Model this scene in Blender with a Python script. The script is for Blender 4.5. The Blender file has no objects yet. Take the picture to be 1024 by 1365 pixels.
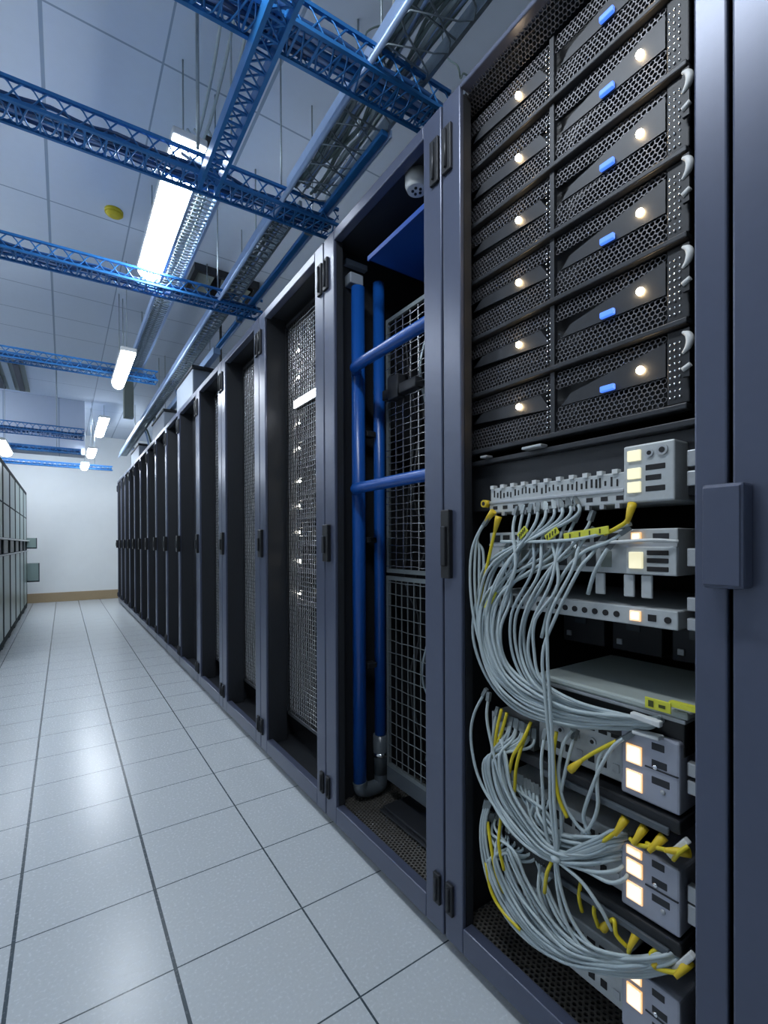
import bpy, math, random
from mathutils import Vector, Matrix
random.seed(7)
S = bpy.context.scene
COL = S.collection
rnd = random.uniform

# ---------------------------------------------------------------- camera
F, U0, V0, PIT, YAW, ROLL = 625.43, 511.4, 726.25, -.0041, .5987, .0040
IW, IH = 1024, 1365

def ray(u, v):
    x = (u-U0)/F; z = (V0-v)/F; d = 1.0
    cr, sr = math.cos(ROLL), math.sin(ROLL)
    x, z = x*cr+z*sr, -x*sr+z*cr
    c, s = math.cos(PIT), math.sin(PIT)
    d, z = d*c-z*s, d*s+z*c
    cy, sy = math.cos(YAW), math.sin(YAW)
    return (x*cy+d*sy, -x*sy+d*cy, z)

def pix(u, v, X=None, Y=None, Z=None):
    """world point seen at photo position (u, v), on the wall X= / Y= or the level Z="""
    r = ray(u, v)
    t = X/r[0] if X is not None else (Y/r[1] if Y is not None else (Z-1)/r[2])
    return Vector((r[0]*t, r[1]*t, 1+r[2]*t))

cam_d = bpy.data.cameras.new('camera'); cam = bpy.data.objects.new('camera', cam_d); COL.objects.link(cam)
a = Vector(ray(U0+100, V0)) - Vector(ray(U0, V0)); fwd = Vector(ray(U0, V0)).normalized()
right = a.normalized(); right = (right - fwd*right.dot(fwd)).normalized(); up = right.cross(fwd)
cam.matrix_world = Matrix(((right.x, up.x, -fwd.x, 0), (right.y, up.y, -fwd.y, 0), (right.z, up.z, -fwd.z, 1), (0, 0, 0, 1)))
cam_d.sensor_width = 36; cam_d.sensor_fit = 'AUTO'
cam_d.lens = F/IH*36
cam_d.shift_x = (IW/2-U0)/IH
cam_d.shift_y = (V0-IH/2)/IH
cam_d.clip_start = .02
S.camera = cam

# ---------------------------------------------------------------- materials
def new_mat(name):
    m = bpy.data.materials.new(name); m.use_nodes = True
    nt = m.node_tree; b = nt.nodes['Principled BSDF']
    return m, nt, b

def mat(name, col, rough=.5, metal=0., var=.06, scale=40., bump=0., spec=.5, coat=0.):
    m, nt, b = new_mat(name)
    b.inputs['Roughness'].default_value = rough; b.inputs['Metallic'].default_value = metal
    b.inputs['Specular IOR Level'].default_value = spec; b.inputs['Coat Weight'].default_value = coat
    tc = nt.nodes.new('ShaderNodeTexCoord')
    n = nt.nodes.new('ShaderNodeTexNoise'); n.inputs['Scale'].default_value = scale; n.inputs['Detail'].default_value = 3
    nt.links.new(tc.outputs['Object'], n.inputs['Vector'])
    mx = nt.nodes.new('ShaderNodeMix'); mx.data_type = 'RGBA'
    mx.inputs['A'].default_value = (*[c*(1-var) for c in col], 1); mx.inputs['B'].default_value = (*[min(1, c*(1+var)) for c in col], 1)
    nt.links.new(n.outputs['Fac'], mx.inputs['Factor']); nt.links.new(mx.outputs['Result'], b.inputs['Base Color'])
    if bump:
        bp = nt.nodes.new('ShaderNodeBump'); bp.inputs['Strength'].default_value = bump; bp.inputs['Distance'].default_value = .002
        nt.links.new(n.outputs['Fac'], bp.inputs['Height']); nt.links.new(bp.outputs['Normal'], b.inputs['Normal'])
    return m

def emit(name, col, strength, base=(.8, .8, .8)):
    m, nt, b = new_mat(name)
    b.inputs['Base Color'].default_value = (*base, 1)
    b.inputs['Emission Color'].default_value = (*col, 1); b.inputs['Emission Strength'].default_value = strength
    return m

def line_mask(nt, coord, at=None, pitch=None, offset=0., half=.003):
    """1 on thin lines of a coordinate: at each value of `at`, or every `pitch` from `offset`"""
    def mth(op, a_, b_=None):
        n = nt.nodes.new('ShaderNodeMath'); n.operation = op
        for i, q in enumerate((a_, b_)):
            if q is None: continue
            if isinstance(q, (int, float)): n.inputs[i].default_value = q
            else: nt.links.new(q, n.inputs[i])
        return n.outputs[0]
    if pitch:
        s = mth('SUBTRACT', coord, offset); s = mth('DIVIDE', s, pitch); fl = mth('ROUND', s)
        d = mth('ABSOLUTE', mth('SUBTRACT', s, fl)); return mth('LESS_THAN', d, half/pitch)
    out = None
    for y in at:
        q = mth('LESS_THAN', mth('ABSOLUTE', mth('SUBTRACT', coord, y)), half)
        out = q if out is None else mth('MAXIMUM', out, q)
    return out

def gridded(name, col, line_col, rough, masks, speck=0., speck_scale=300., spec=.5):
    m, nt, b = new_mat(name)
    b.inputs['Roughness'].default_value = rough; b.inputs['Specular IOR Level'].default_value = spec
    tc = nt.nodes.new('ShaderNodeTexCoord'); sp = nt.nodes.new('ShaderNodeSeparateXYZ')
    nt.links.new(tc.outputs['Object'], sp.inputs[0])
    tot = None
    for ax, kw in masks:
        o = line_mask(nt, sp.outputs[ax], **kw)
        if tot is None: tot = o
        else:
            n = nt.nodes.new('ShaderNodeMath'); n.operation = 'MAXIMUM'
            nt.links.new(tot, n.inputs[0]); nt.links.new(o, n.inputs[1]); tot = n.outputs[0]
    n = nt.nodes.new('ShaderNodeTexNoise'); n.inputs['Scale'].default_value = speck_scale; n.inputs['Detail'].default_value = 4
    nt.links.new(tc.outputs['Object'], n.inputs['Vector'])
    m1 = nt.nodes.new('ShaderNodeMix'); m1.data_type = 'RGBA'
    m1.inputs['A'].default_value = (*[c*(1-speck) for c in col], 1); m1.inputs['B'].default_value = (*[c*(1+speck) for c in col], 1)
    nt.links.new(n.outputs['Fac'], m1.inputs['Factor'])
    m2 = nt.nodes.new('ShaderNodeMix'); m2.data_type = 'RGBA'
    nt.links.new(tot, m2.inputs['Factor']); nt.links.new(m1.outputs['Result'], m2.inputs['A']); m2.inputs['B'].default_value = (*line_col, 1)
    nt.links.new(m2.outputs['Result'], b.inputs['Base Color'])
    rg = nt.nodes.new('ShaderNodeMapRange'); rg.inputs['To Min'].default_value = rough-.07; rg.inputs['To Max'].default_value = rough+.1
    nt.links.new(n.outputs['Fac'], rg.inputs['Value']); nt.links.new(rg.outputs['Result'], b.inputs['Roughness'])
    bp = nt.nodes.new('ShaderNodeBump'); bp.inputs['Strength'].default_value = .4; bp.inputs['Distance'].default_value = .002; bp.invert = True
    nt.links.new(tot, bp.inputs['Height']); nt.links.new(bp.outputs['Normal'], b.inputs['Normal'])
    return m

TX, TY, TX0, TY0 = .3219, .3054, -.1095, 1.187
CEIL = 2.95
M = dict(
    floor=gridded('floor tiles', (.50, .54, .57), (.05, .07, .085), .24,
                  [('X', dict(at=[TX0, TX0+TX], half=.0042)), ('X', dict(pitch=TX, offset=TX0, half=.0024)), ('Y', dict(pitch=TY, offset=TY0, half=.0019))], .10, 130),
    ceiling=gridded('ceiling panels', (.62, .70, .82), (.30, .38, .50), .85,
                    [('X', dict(pitch=.8, offset=-.06, half=.007)), ('X', dict(at=[.345], half=.004)),
                     ('Y', dict(at=[-1.4, -.3, .89, 2.08, 3.27, 4.42, 4.90, 5.33, 6.0, 6.9, 8.0, 9.0], half=.0045))], .03, 30),
    wall=mat('wall paint', (.80, .83, .84), .8, var=.03, scale=8),
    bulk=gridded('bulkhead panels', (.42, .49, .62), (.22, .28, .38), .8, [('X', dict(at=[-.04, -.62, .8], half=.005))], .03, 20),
    tan=mat('tan skirting', (.36, .27, .16), .6),
    frame=mat('slate grey cabinet paint', (.076, .090, .140), .30, .25, .05, 60, .02, .6),
    black=mat('black steel', (.013, .015, .019), .5, .2, .1, 60),
    dark=mat('charcoal steel', (.028, .031, .037), .45, .3, .1, 60),
    plastic=mat('black plastic', (.010, .011, .013), .35),
    meshm=mat('dark perforated steel', (.15, .15, .165), .5, .7, .5, 400),
    floorhex=mat('perforated base steel', (.20, .19, .175), .4, .6, .2, 200),
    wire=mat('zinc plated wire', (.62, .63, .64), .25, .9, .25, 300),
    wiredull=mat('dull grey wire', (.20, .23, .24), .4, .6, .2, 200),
    alu=mat('brushed aluminium', (.44, .46, .48), .38, .6, .08, 150),
    face=mat('pale grey equipment front', (.46, .49, .50), .45, .25, .1, 120),
    face2=mat('cool grey metal front', (.36, .38, .45), .42, .35, .06, 90),
    silver=mat('silver slab lid', (.40, .45, .43), .42, .1, .05, 60),
    chrome=mat('bright chrome', (.8, .82, .85), .15, 1.),
    white=mat('off white plastic', (.62, .64, .64), .45),
    hole=mat('dark opening', (.008, .008, .01), .7),
    blue=mat('blue painted steel', (.030, .19, .50), .32, .3, .2, 30),
    bluepipe=mat('blue plastic pipe', (.006, .072, .32), .3, 0, .05, 10),
    bluesheet=mat('blue sheet', (.008, .06, .30), .4),
    galv=mat('galvanised steel', (.30, .36, .40), .35, .5, .2, 80),
    galvblue=mat('bluish galvanised rail', (.36, .50, .76), .28, .35, .1, 40),
    cgrey=mat('grey cable jacket', (.42, .49, .51), .42, 0, .06, 20),
    cgrey2=mat('cool grey cable jacket', (.36, .43, .46), .42, 0, .06, 20),
    cyel=mat('yellow cable jacket', (.62, .50, .015), .42, 0, .08, 30),
    boot=mat('yellow plug boot', (.66, .47, .02), .45, 0, .08, 30),
    tag=mat('yellow tag', (.60, .60, .05), .5, 0, .12, 200),
    ink=mat('dark print', (.05, .06, .01), .6),
    ctray=mat('grey green tray cable', (.15, .21, .21), .3, 0, .2, 20),
    ctrayb=mat('dark blue tray cable', (.025, .08, .22), .22, 0, .3, 20),
    glass=mat('pale green cabinet glass', (.24, .32, .31), .30, 0, .2, 3, 0, .28),
    greenrail=mat('dark green grey frame', (.018, .026, .03), .75, 0, .1, 40, 0, .15),
    grey=mat('light grey box paint', (.24, .28, .34), .6),
    olive=mat('dull grey green panel', (.20, .23, .21), .6),
    fitting=mat('grey pipe fitting', (.07, .085, .10), .25),
    ydisc=mat('yellow detector', (.55, .45, .02), .5),
    tube=emit('lamp diffuser', (.86, .93, 1.0), 35),
    led=emit('warm indicator', (1.0, .72, .40), 55),
    ledw=emit('white indicator', (1.0, .93, .80), 30),
    badge=emit('blue indicator', (.06, .20, .95), 1.0, (.1, .2, .6)),
    cream=emit('cream lit window', (1.0, .93, .60), .62, (.5, .5, .4)),
    warm=emit('warm lit window', (1.0, .87, .66), .95, (.5, .5, .5)),
    rim=emit('amber window edge', (1.0, .50, .12), .75),
    bar=emit('white light bar', (.95, .96, 1.0), 9),
)

# ---------------------------------------------------------------- mesh builder
class MB:
    def __init__(s): s.v = []; s.f = []; s.sm = []
    def add(s, vs, fs, smooth=False):
        o = len(s.v); s.v += [tuple(q) for q in vs]
        for f in fs: s.f.append(tuple(i+o for i in f)); s.sm.append(smooth)
        return s
    def box(s, x0, x1, y0, y1, z0, z1):
        v = [(x, y, z) for x in (x0, x1) for y in (y0, y1) for z in (z0, z1)]
        return s.add(v, [(0, 1, 3, 2), (4, 6, 7, 5), (0, 4, 5, 1), (2, 3, 7, 6), (0, 2, 6, 4), (1, 5, 7, 3)])
    def bar(s, p, q, w, h, upv=(0, 0, 1)):
        p, q = Vector(p), Vector(q); d = (q-p).normalized(); upv = Vector(upv)
        if abs(d.dot(upv)) > .99: upv = Vector((1, 0, 0))
        r = d.cross(upv).normalized(); u_ = r.cross(d)
        v = [b+r*(sx*w/2)+u_*(sz*h/2) for b in (p, q) for sx, sz in ((-1, -1), (1, -1), (1, 1), (-1, 1))]
        return s.add(v, [(0, 1, 2, 3), (7, 6, 5, 4), (0, 4, 5, 1), (1, 5, 6, 2), (2, 6, 7, 3), (3, 7, 4, 0)])
    def tube(s, pts, r, n=8, cap=True):
        pts = [Vector(p) for p in pts]; rr = r if isinstance(r, (list, tuple)) else [r]*len(pts)
        vs = []; fs = []; ref = None
        for i, p in enumerate(pts):
            d = (pts[min(i+1, len(pts)-1)]-pts[max(i-1, 0)]).normalized()
            if ref is None: ref = Vector((0, 0, 1)) if abs(d.z) < .9 else Vector((1, 0, 0))
            A = (ref - d*ref.dot(d))
            if A.length < 1e-4: A = d.orthogonal()
            A.normalize(); ref = A; B = d.cross(A)
            vs += [p+(A*math.cos(t)+B*math.sin(t))*rr[i] for t in (2*math.pi*k/n for k in range(n))]
        for i in range(len(pts)-1):
            for k in range(n):
                fs.append((i*n+k, i*n+(k+1) % n, (i+1)*n+(k+1) % n, (i+1)*n+k))
        s.add(vs, fs, True)
        if cap:
            o = len(s.v)-len(vs)
            s.f += [tuple(o+k for k in reversed(range(n))), tuple(o+(len(pts)-1)*n+k for k in range(n))]; s.sm += [False, False]
        return s
    def ball(s, c, r, sx=1, sy=1, sz=1, n=12, m=8):
        vs = []; fs = []; c = Vector(c)
        for j in range(m+1):
            t = math.pi*j/m
            for k in range(n):
                ph = 2*math.pi*k/n
                vs.append(c+Vector((r*sx*math.sin(t)*math.cos(ph), r*sy*math.sin(t)*math.sin(ph), r*sz*math.cos(t))))
        for j in range(m):
            for k in range(n): fs.append((j*n+k, (j+1)*n+k, (j+1)*n+(k+1) % n, j*n+(k+1) % n))
        return s.add(vs, fs, True)
    def prism(s, poly, dvec):
        n = len(poly); d = Vector(dvec); vs = [Vector(p) for p in poly]+[Vector(p)+d for p in poly]
        fs = [tuple(range(n)), tuple(reversed(range(n, 2*n)))]+[(i, i+n, (i+1) % n+n, (i+1) % n) for i in range(n)]
        return s.add(vs, fs)
    def hexsheet(s, o, a_, b_, la, lb, pitch, wall, depth):
        """honeycomb sheet: from o along unit a_ (la) and b_ (lb), hexes of `pitch`, webs of `wall`"""
        o, a_, b_ = Vector(o), Vector(a_), Vector(b_); nrm = a_.cross(b_)*depth
        R = pitch/math.sqrt(3); ri = R-wall/math.sqrt(3)
        ny = int(lb/(1.5*R)); nx = int(la/pitch)
        for j in range(ny):
            for i in range(nx):
                cx = (i+.5+(.5 if j % 2 else 0))*pitch; cy = R+j*1.5*R
                if cx+pitch/2 > la+1e-6: continue
                vs = []
                for rad, dz in ((R, 0), (ri, 0), (ri, 1)):
                    for k in range(6):
                        t = math.pi/6+k*math.pi/3
                        vs.append(o+a_*(cx+rad*math.cos(t))+b_*(cy+rad*math.sin(t))+nrm*dz)
                fs = [(k, (k+1) % 6, 6+(k+1) % 6, 6+k) for k in range(6)]+[(6+k, 6+(k+1) % 6, 12+(k+1) % 6, 12+k) for k in range(6)]
                s.add(vs, fs)
        return s
    def build(s, name, m, parent=None, bevel=0., label=None):
        me = bpy.data.meshes.new(name)
        if parent is not None:
            off = Vector(parent.location); p = parent.parent
            while p is not None: off += Vector(p.location); p = p.parent
        else:
            xs, ys, zs = zip(*s.v); off = Vector(((min(xs)+max(xs))/2, (min(ys)+max(ys))/2, min(zs)))
        me.from_pydata([(x-off.x, y-off.y, z-off.z) for x, y, z in s.v], [], s.f)
        me.polygons.foreach_set('use_smooth', s.sm)
        me.materials.append(M[m]); me.update()
        o = bpy.data.objects.new(name, me); COL.objects.link(o)
        if parent is not None: o.parent = parent
        else: o.location = off
        if bevel:
            bv = o.modifiers.new('bevel', 'BEVEL'); bv.width = bevel; bv.segments = 2; bv.limit_method = 'ANGLE'
        if label: o['label'] = label
        return o

def tag(o, label, cat, group=None, kind=None):
    o['label'] = label; o['category'] = cat
    if group: o['group'] = group
    if kind: o['kind'] = kind
    return o

def empty(name, loc, label, cat, group=None):
    o = bpy.data.objects.new(name, None); COL.objects.link(o); o.location = loc; o.empty_display_size = .05
    return tag(o, label, cat, group)

def copy_tree(o, parent=None):
    c = o.copy(); COL.objects.link(c)
    if parent is not None: c.parent = parent
    for ch in list(o.children): copy_tree(ch, c)
    return c

def spline(pts, per=8):
    P = [Vector(p) for p in pts]; P = [P[0]*2-P[1]]+P+[P[-1]*2-P[-2]]; out = []
    for i in range(1, len(P)-2):
        p0, p1, p2, p3 = P[i-1:i+3]
        for k in range(per):
            t = k/per
            out.append(.5*((2*p1)+(p2-p0)*t+(2*p0-5*p1+4*p2-p3)*t*t+(3*p1-p0-3*p2+p3)*t**3))
    out.append(P[-2]); return out

# ---------------------------------------------------------------- the room
XL, XR, YB, YF = -2.0, 2.3, -2.4, 9.95
def struct(name, mb, m, label, cat, **k):
    return tag(mb.build(name, m, **k), label, cat, None, 'structure')
def struct0(name, mb, m, label, cat):              # keeps the world origin, so that the tile pattern stays in world units
    me_off = mb.build(name, m); me = me_off.data
    o = Vector(me_off.location)
    me.transform(Matrix.Translation(o)); me_off.location = (0, 0, 0)
    return tag(me_off, label, cat, None, 'structure')
struct0('floor', MB().box(XL, XR, YB, YF, -.12, 0), 'floor', 'pale grey square floor tiles with thin dark joints', 'floor')
struct0('ceiling', MB().box(XL, XR, YB, YF, CEIL, CEIL+.1), 'ceiling', 'pale blue grey panelled ceiling above the cable trays', 'ceiling')
struct('wall_far', MB().box(XL, XR, YF, YF+.12, -.12, CEIL+.1), 'wall', 'white wall closing the far end of the aisle', 'wall')
struct('wall_left', MB().box(XL-.12, XL, YB-.12, YF+.12, -.12, CEIL+.1), 'wall', 'white wall behind the low glass cabinets', 'wall')
struct('wall_right', MB().box(XR, XR+.12, YB-.12, YF+.12, -.12, CEIL+.1), 'wall', 'white wall behind the row of server racks', 'wall')
struct('wall_near', MB().box(XL, XR, YB-.12, YB, -.12, CEIL+.1), 'wall', 'white wall at the near end of the room', 'wall')
struct('baseboard_far', MB().box(XL, XR, YF-.018, YF, 0, .16), 'tan', 'tan skirting along the foot of the far wall', 'baseboard', bevel=.004)
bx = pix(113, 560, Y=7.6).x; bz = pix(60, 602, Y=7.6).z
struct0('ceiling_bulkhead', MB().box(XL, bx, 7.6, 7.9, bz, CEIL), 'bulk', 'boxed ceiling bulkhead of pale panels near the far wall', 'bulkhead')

# ---------------------------------------------------------------- lamps on the ceiling row
def lamp(x, y0, y1, z, w, label, group, drop=True):
    t = empty('tube_light', (x, (y0+y1)/2, z), label, 'ceiling light', group)
    L = (y1-y0)/2
    def W(b): return b
    MB().box(x-w/2-.006, x+w/2+.006, y0-.01, y1+.01, z+.045, z+.075).build('housing', 'white', t, .006)
    mb = MB(); n = 8
    prof = [(x+math.cos(math.pi+math.pi*k/n)*w/2, z+.045+math.sin(math.pi+math.pi*k/n)*.045) for k in range(n+1)]
    vs = [(px_, yy, pz) for yy in (y0, y1) for px_, pz in prof]
    mb.add(vs, [(k, k+1, n+2+k, n+1+k) for k in range(n)], True)
    mb.add(vs[:n+1], [tuple(range(n+1))]); mb.add(vs[n+1:], [tuple(reversed(range(n+1)))])
    mb.build('diffuser', 'tube', t)
    if drop:
        for yy in (y0+.12, y1-.12):
            MB().tube([(x, yy, z+.075), (x, yy, CEIL)], .003, 6).build('hanger', 'galv', t)
    return t
LX = .49
p, q = pix(237, 236, Z=2.49), pix(203, 375, Z=2.49)
lamp((p.x+q.x)/2, 1.90, q.y, 2.49, .115, 'longest bright tube light, nearest one hanging along the aisle', 'tube lights over the aisle')
p, q = pix(171, 478, Z=2.24), pix(158, 519, Z=2.24)
lamp((p.x+q.x)/2, p.y, q.y, 2.24, .085, 'second bright tube light along the aisle, counted from the nearest', 'tube lights over the aisle')
lamp(LX-.01, 7.55, 8.75, 2.70, .12, 'third bright tube light along the aisle, counted from the nearest', 'tube lights over the aisle')
p = pix(120, 607, Y=7.75); lamp(p.x+.02, 7.45, 8.05, p.z, .10, 'short tube light hanging low, last but one before the far wall', 'tube lights over the aisle')
p = pix(113, 625, Y=8.45); lamp(p.x, 8.25, 8.65, p.z, .10, 'small round looking lamp hanging lowest in front of the far wall', 'tube lights over the aisle')
p = pix(3, 601, Y=6.6); lamp(p.x, 6.2, 7.0, p.z, .12, 'tube light above the low glass cabinets at the left edge', 'tube lights over the aisle', True)
lamp(-.5, 8.1, 9.2, 2.62, .12, 'added tube light hidden behind the bulkhead by the far wall', 'added tube lights behind the bulkhead')  # unseen lamp added to brighten the far wall
for y in (.05, ): lamp(.12, y, y+1.0, 2.40, .125, 'added unseen tube light over the near end of the rack row', 'added tube lights out of view')  # unseen lamp added to light the upper rack fronts
for y in (3.0, 6.2): lamp(-1.35, y, y+1.2, 2.80, .125, 'added tube light along the left wall out of the picture', 'added tube lights out of view')  # lamps added out of view for extra light from the left

# ---------------------------------------------------------------- cable trays
def wave(mb, p, q, side, amp, per, r=.0028, ph=0.):
    p, q = Vector(p), Vector(q); L = (q-p).length; d = (q-p)/L; side = Vector(side)
    n = max(8, int(L/per*8)); pts = []
    for i in range(n+1):
        t = i/n*L; pts.append(p+d*t+side*(amp*math.sin(2*math.pi*t/per+ph)))
    mb.tube(pts, r, 4)

def cross_tray(y, x0, x1, z, h, w, label, ncab, group, slope=0.):
    ncab += 3
    t = empty('cable_tray', ((x0+x1)/2, y, z), label, 'cable tray', 'blue lattice trays across the aisle')
    P = lambda x, yy, zz: Vector((x, y+yy+slope*(x-x1), z+zz))
    for yy in (-w/2, w/2):
        for zz in (0, h):
            MB().bar(P(x0, yy, zz), P(x1, yy, zz), .011, .011).build('edge_rail', 'blue', t)
    per = .085
    for yy in (-w/2, w/2):
        mb = MB()
        for ph in (0, math.pi): wave(mb, P(x0, yy, h/2), P(x1, yy, h/2), (0, 0, 1), h/2, per*1.5, .003, ph)
        mb.build('side_lattice', 'blue', t)
    mb = MB()
    for ph in (0, math.pi): wave(mb, P(x0, 0, 0), P(x1, 0, 0), (0, 1, 0), w/2, per, .003, ph)
    n = int((x1-x0)/.06)
    for i in range(n+1):
        x = x0+(x1-x0)*i/n; mb.bar(P(x, -w/2, 0), P(x, w/2, 0), .006, .004)
    mb.build('bottom_lattice', 'blue', t)
    for k in range(ncab):
        yy = -w/2+w*(k+.8)/(ncab+.6)
        pts = [P(x0+.01+(x1-x0-.02)*i/24, yy+rnd(-.008, .008), .016+rnd(0, .012)) for i in range(25)]
        o = MB().tube(spline(pts, 3), rnd(.005, .008), 6).build('tray_cable', ('ctrayb', 'blue', 'ctrayb', 'galvblue')[k % 4])
        tag(o, group[0], 'cable', group[1])
    for xx in (x0+.25, x1-.25):
        if xx < x1-.05:
            MB().tube([P(xx, -w/2, h), (P(xx, -w/2, h).x, P(xx, -w/2, h).y, CEIL)], .0035, 6).build('suspension_rod', 'galv', t)
    return t
ZT = 2.345
names = [
 (1.15, -.9, 1.01, ZT, .065, .10, 'blue lattice tray across the top of the picture, nearest one', 7, ('cable lying in the nearest blue cross tray', 'cables in nearest cross tray')),
 (1.80, -1.2, .97, ZT, .065, .10, 'blue lattice tray passing just below the longest tube light, second nearest', 7, ('cable lying in the second nearest blue cross tray', 'cables in second cross tray')),
 (2.71, -1.5, .965, ZT, .065, .11, 'blue lattice tray at the far end of the longest tube light, third nearest', 7, ('cable lying in the third nearest blue cross tray', 'cables in third cross tray')),
 (4.30, -1.8, .65, ZT, .07, .12, 'blue lattice tray level with the second tube light, fourth nearest', 6, ('cable lying in the fourth nearest blue cross tray', 'cables in fourth cross tray')),
]
for yy, x0, x1, z, h, w, lab, nc, g in names: cross_tray(yy, x0, x1, z, h, w, lab, nc, g, -.055)
p = pix(60, 580, Y=6.3); q = pix(112, 578, Y=6.3)
cross_tray(6.3, -1.6, q.x, 2.20, .07, .28, 'wide blue grey lattice tray ending at the bulkhead edge', 6, ('cable lying in the wide far cross tray', 'cables in wide far tray'))
p = pix(60, 597, Y=6.95); cross_tray(7.0, -1.6, pix(108, 603, Y=7.0).x, p.z-.03, .05, .08, 'thin blue lattice tray just below the wide far tray', 4, ('cable lying in the thin far cross tray', 'cables in thin far tray'))
p = pix(60, 618, Y=8.8); cross_tray(8.8, -1.6, pix(150, 621, Y=8.8).x, p.z-.03, .06, .08, 'lowest blue lattice tray against the top of the far wall', 4, ('cable lying in the lowest far cross tray', 'cables in lowest far tray'))

# narrow ladder tray along the aisle
def ladder(y0, y1, w, label, lx, lz):
    t = empty('ladder_tray', (lx, (y0+y1)/2, lz), label, 'cable tray')
    for sx in (-1, 1):
        MB().box(lx+sx*w/2-.006, lx+sx*w/2+.006, y0, y1, lz, lz+.045).build('edge_rail', 'blue' if y0 < 1.5 else 'galvblue', t)
    mb = MB(); yy = y0+.02; st = .05 if y0 < 1.5 else .028; k = 0
    while yy < y1-.03:
        mb.bar((lx-w/2, yy, lz+.012), (lx+w/2, yy, lz+.012), .006, .006)
        if y0 < 1.5: mb.bar((lx-w/2, yy, lz+.012), (lx+w/2, yy+st, lz+.012), .004, .004); mb.bar((lx+w/2, yy, lz+.018), (lx-w/2, yy+st, lz+.018), .004, .004)
        yy += st
    mb.build('rungs', 'blue' if y0 < 1.5 else 'galv', t)
    for y in (y0+.2, y1-.2):
        MB().tube([(lx+w/2, y, lz+.04), (lx+w/2, y, CEIL)], .0035, 6).build('suspension_rod', 'galv', t)
    return t
ladder(.80, 1.80, .058, 'narrow blue ladder tray between the two nearest cross trays', .447, 2.295)
lx, lz = .505, 2.46
ladder(1.90, 4.6, .10, 'narrow galvanised ladder tray running beside the longest tube light', lx, lz)
for k in range(2):
    o = MB().tube(spline([(lx-.02+.03*k+rnd(-.006, .006), 1.95+i*.17, lz+.03) for i in range(16)], 3), .007, 6).build('tray_cable', 'ctray')
    tag(o, 'cable lying in the narrow ladder tray beside the longest light', 'cable', 'cables in the ladder tray')

# wide basket tray above the rack fronts, in a broad near run and a narrower far run
bz0 = 2.40
def basket(b0, b1, by0, by1, per, step, ncab, rods, label, clabel, cgroup):
    t = empty('basket_tray', ((b0+b1)/2, (by0+by1)/2, bz0), label, 'cable tray')
    MB().box(b0-.004, b0+.006, by0, by1, bz0, bz0+.05).build('edge_rail', 'galvblue', t)
    MB().box(b1-.006, b1+.006, by0, by1, bz0, bz0+.05).build('edge_rail', 'galv', t)
    mb = MB()
    for ph in (0, math.pi): wave(mb, ((b0+b1)/2, by0, bz0), ((b0+b1)/2, by1, bz0), (1, 0, 0), (b1-b0)/2, per, .003, ph)
    yy = by0
    while yy < by1: mb.bar((b0, yy, bz0+.004), (b1, yy, bz0+.004), .004, .004); yy += step
    for f in (.33, .66): mb.bar((b0+(b1-b0)*f, by0, bz0+.008), (b0+(b1-b0)*f, by1, bz0+.008), .005, .005)
    mb.build('bottom_lattice', 'galv', t)
    for y in rods: MB().tube([(b1, y, bz0+.04), (b1, y, CEIL)], .004, 6).build('suspension_rod', 'galv', t)
    n = max(8, int((by1-by0)/.12))
    for k in range(ncab):
        x = b0+.022+(b1-b0-.05)*((k*.618) % 1.0)
        pts = [(x+rnd(-.014, .014), by0+.02+(by1-by0-.04)*i/n, bz0+.016+.011*(k % 3)+rnd(0, .012)) for i in range(n+1)]
        o = MB().tube(spline(pts, 3), rnd(.005, .008), 6).build('tray_cable', ['ctray', 'ctray', 'cgrey2', 'galvblue'][k % 4])
        tag(o, clabel, 'cable', cgroup)
basket(.745, .918, .25, 1.76, .20, .12, 11, (.62, 1.5), 'wide galvanised basket tray of cables above the two nearest racks', 'cable bundled in the wide near basket tray', 'cables in the near basket tray')
basket(.745, .838, 1.84, 8.5, .10, .045, 6, (2.4, 3.4, 5.4, 7.4), 'narrower galvanised basket tray running on above the racks to the far end', 'cable bundled in the narrower far basket tray', 'cables in the far basket tray')
for k, y in enumerate((4.45, 5.75, 6.4, 7.7)):
    for m_ in range(2):
        yy = y+.12*m_
        o = MB().tube(spline([(.80, yy, 2.44), (.86, yy+.06, 2.41), (.92, yy+.16, 2.25+rnd(-.03, .03)), (.98, yy+.3, 2.12), (1.06, yy+.42, 2.085)]), .011, 7).build('drop_cable', 'galvblue' if m_ else 'ctray')
        tag(o, 'cable drooping from the far basket tray onto the rack tops', 'cable', 'cables drooping onto the racks')
# conduits hung beside it
o = MB().tube([(.722, .1, 2.356), (.722, 8.4, 2.356)], .0095, 12).build('conduit', 'galvblue')
tag(o, 'long shiny pale conduit along the left edge of the basket tray', 'conduit')
t = empty('duct_channel', (.9, 2.1, 2.40), 'blue lit square channel running between basket tray and rack tops', 'conduit')
MB().box(.893, .920, 1.31, 3.4, 2.378, 2.398).build('body', 'blue', t, .004)
MB().box(.923, .929, 1.30, 3.4, 2.374, 2.398).build('edge_strip', 'galvblue', t)  # paler strip puts the highlight along the channel edge into colour
for yy in (1.9, 2.9):
    MB().tube([(.926, yy+.01, 2.398), (.926, yy+.01, CEIL)], .003, 6).build('hanger', 'galv', t)
    MB().box(.888, .925, yy, yy+.02, 2.372, 2.402).build('clamp', 'galv', t)
t = empty('duct_channel', (.86, 4.2, 2.33), 'square galvanised channel continuing past the third cross tray', 'conduit')
MB().box(.86, .90, 3.3, 5.6, 2.30, 2.34).build('body', 'galvblue', t, .004)
MB().box(.853, .858, 3.3, 5.6, 2.295, 2.345).build('edge_strip', 'galvblue', t)
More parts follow.
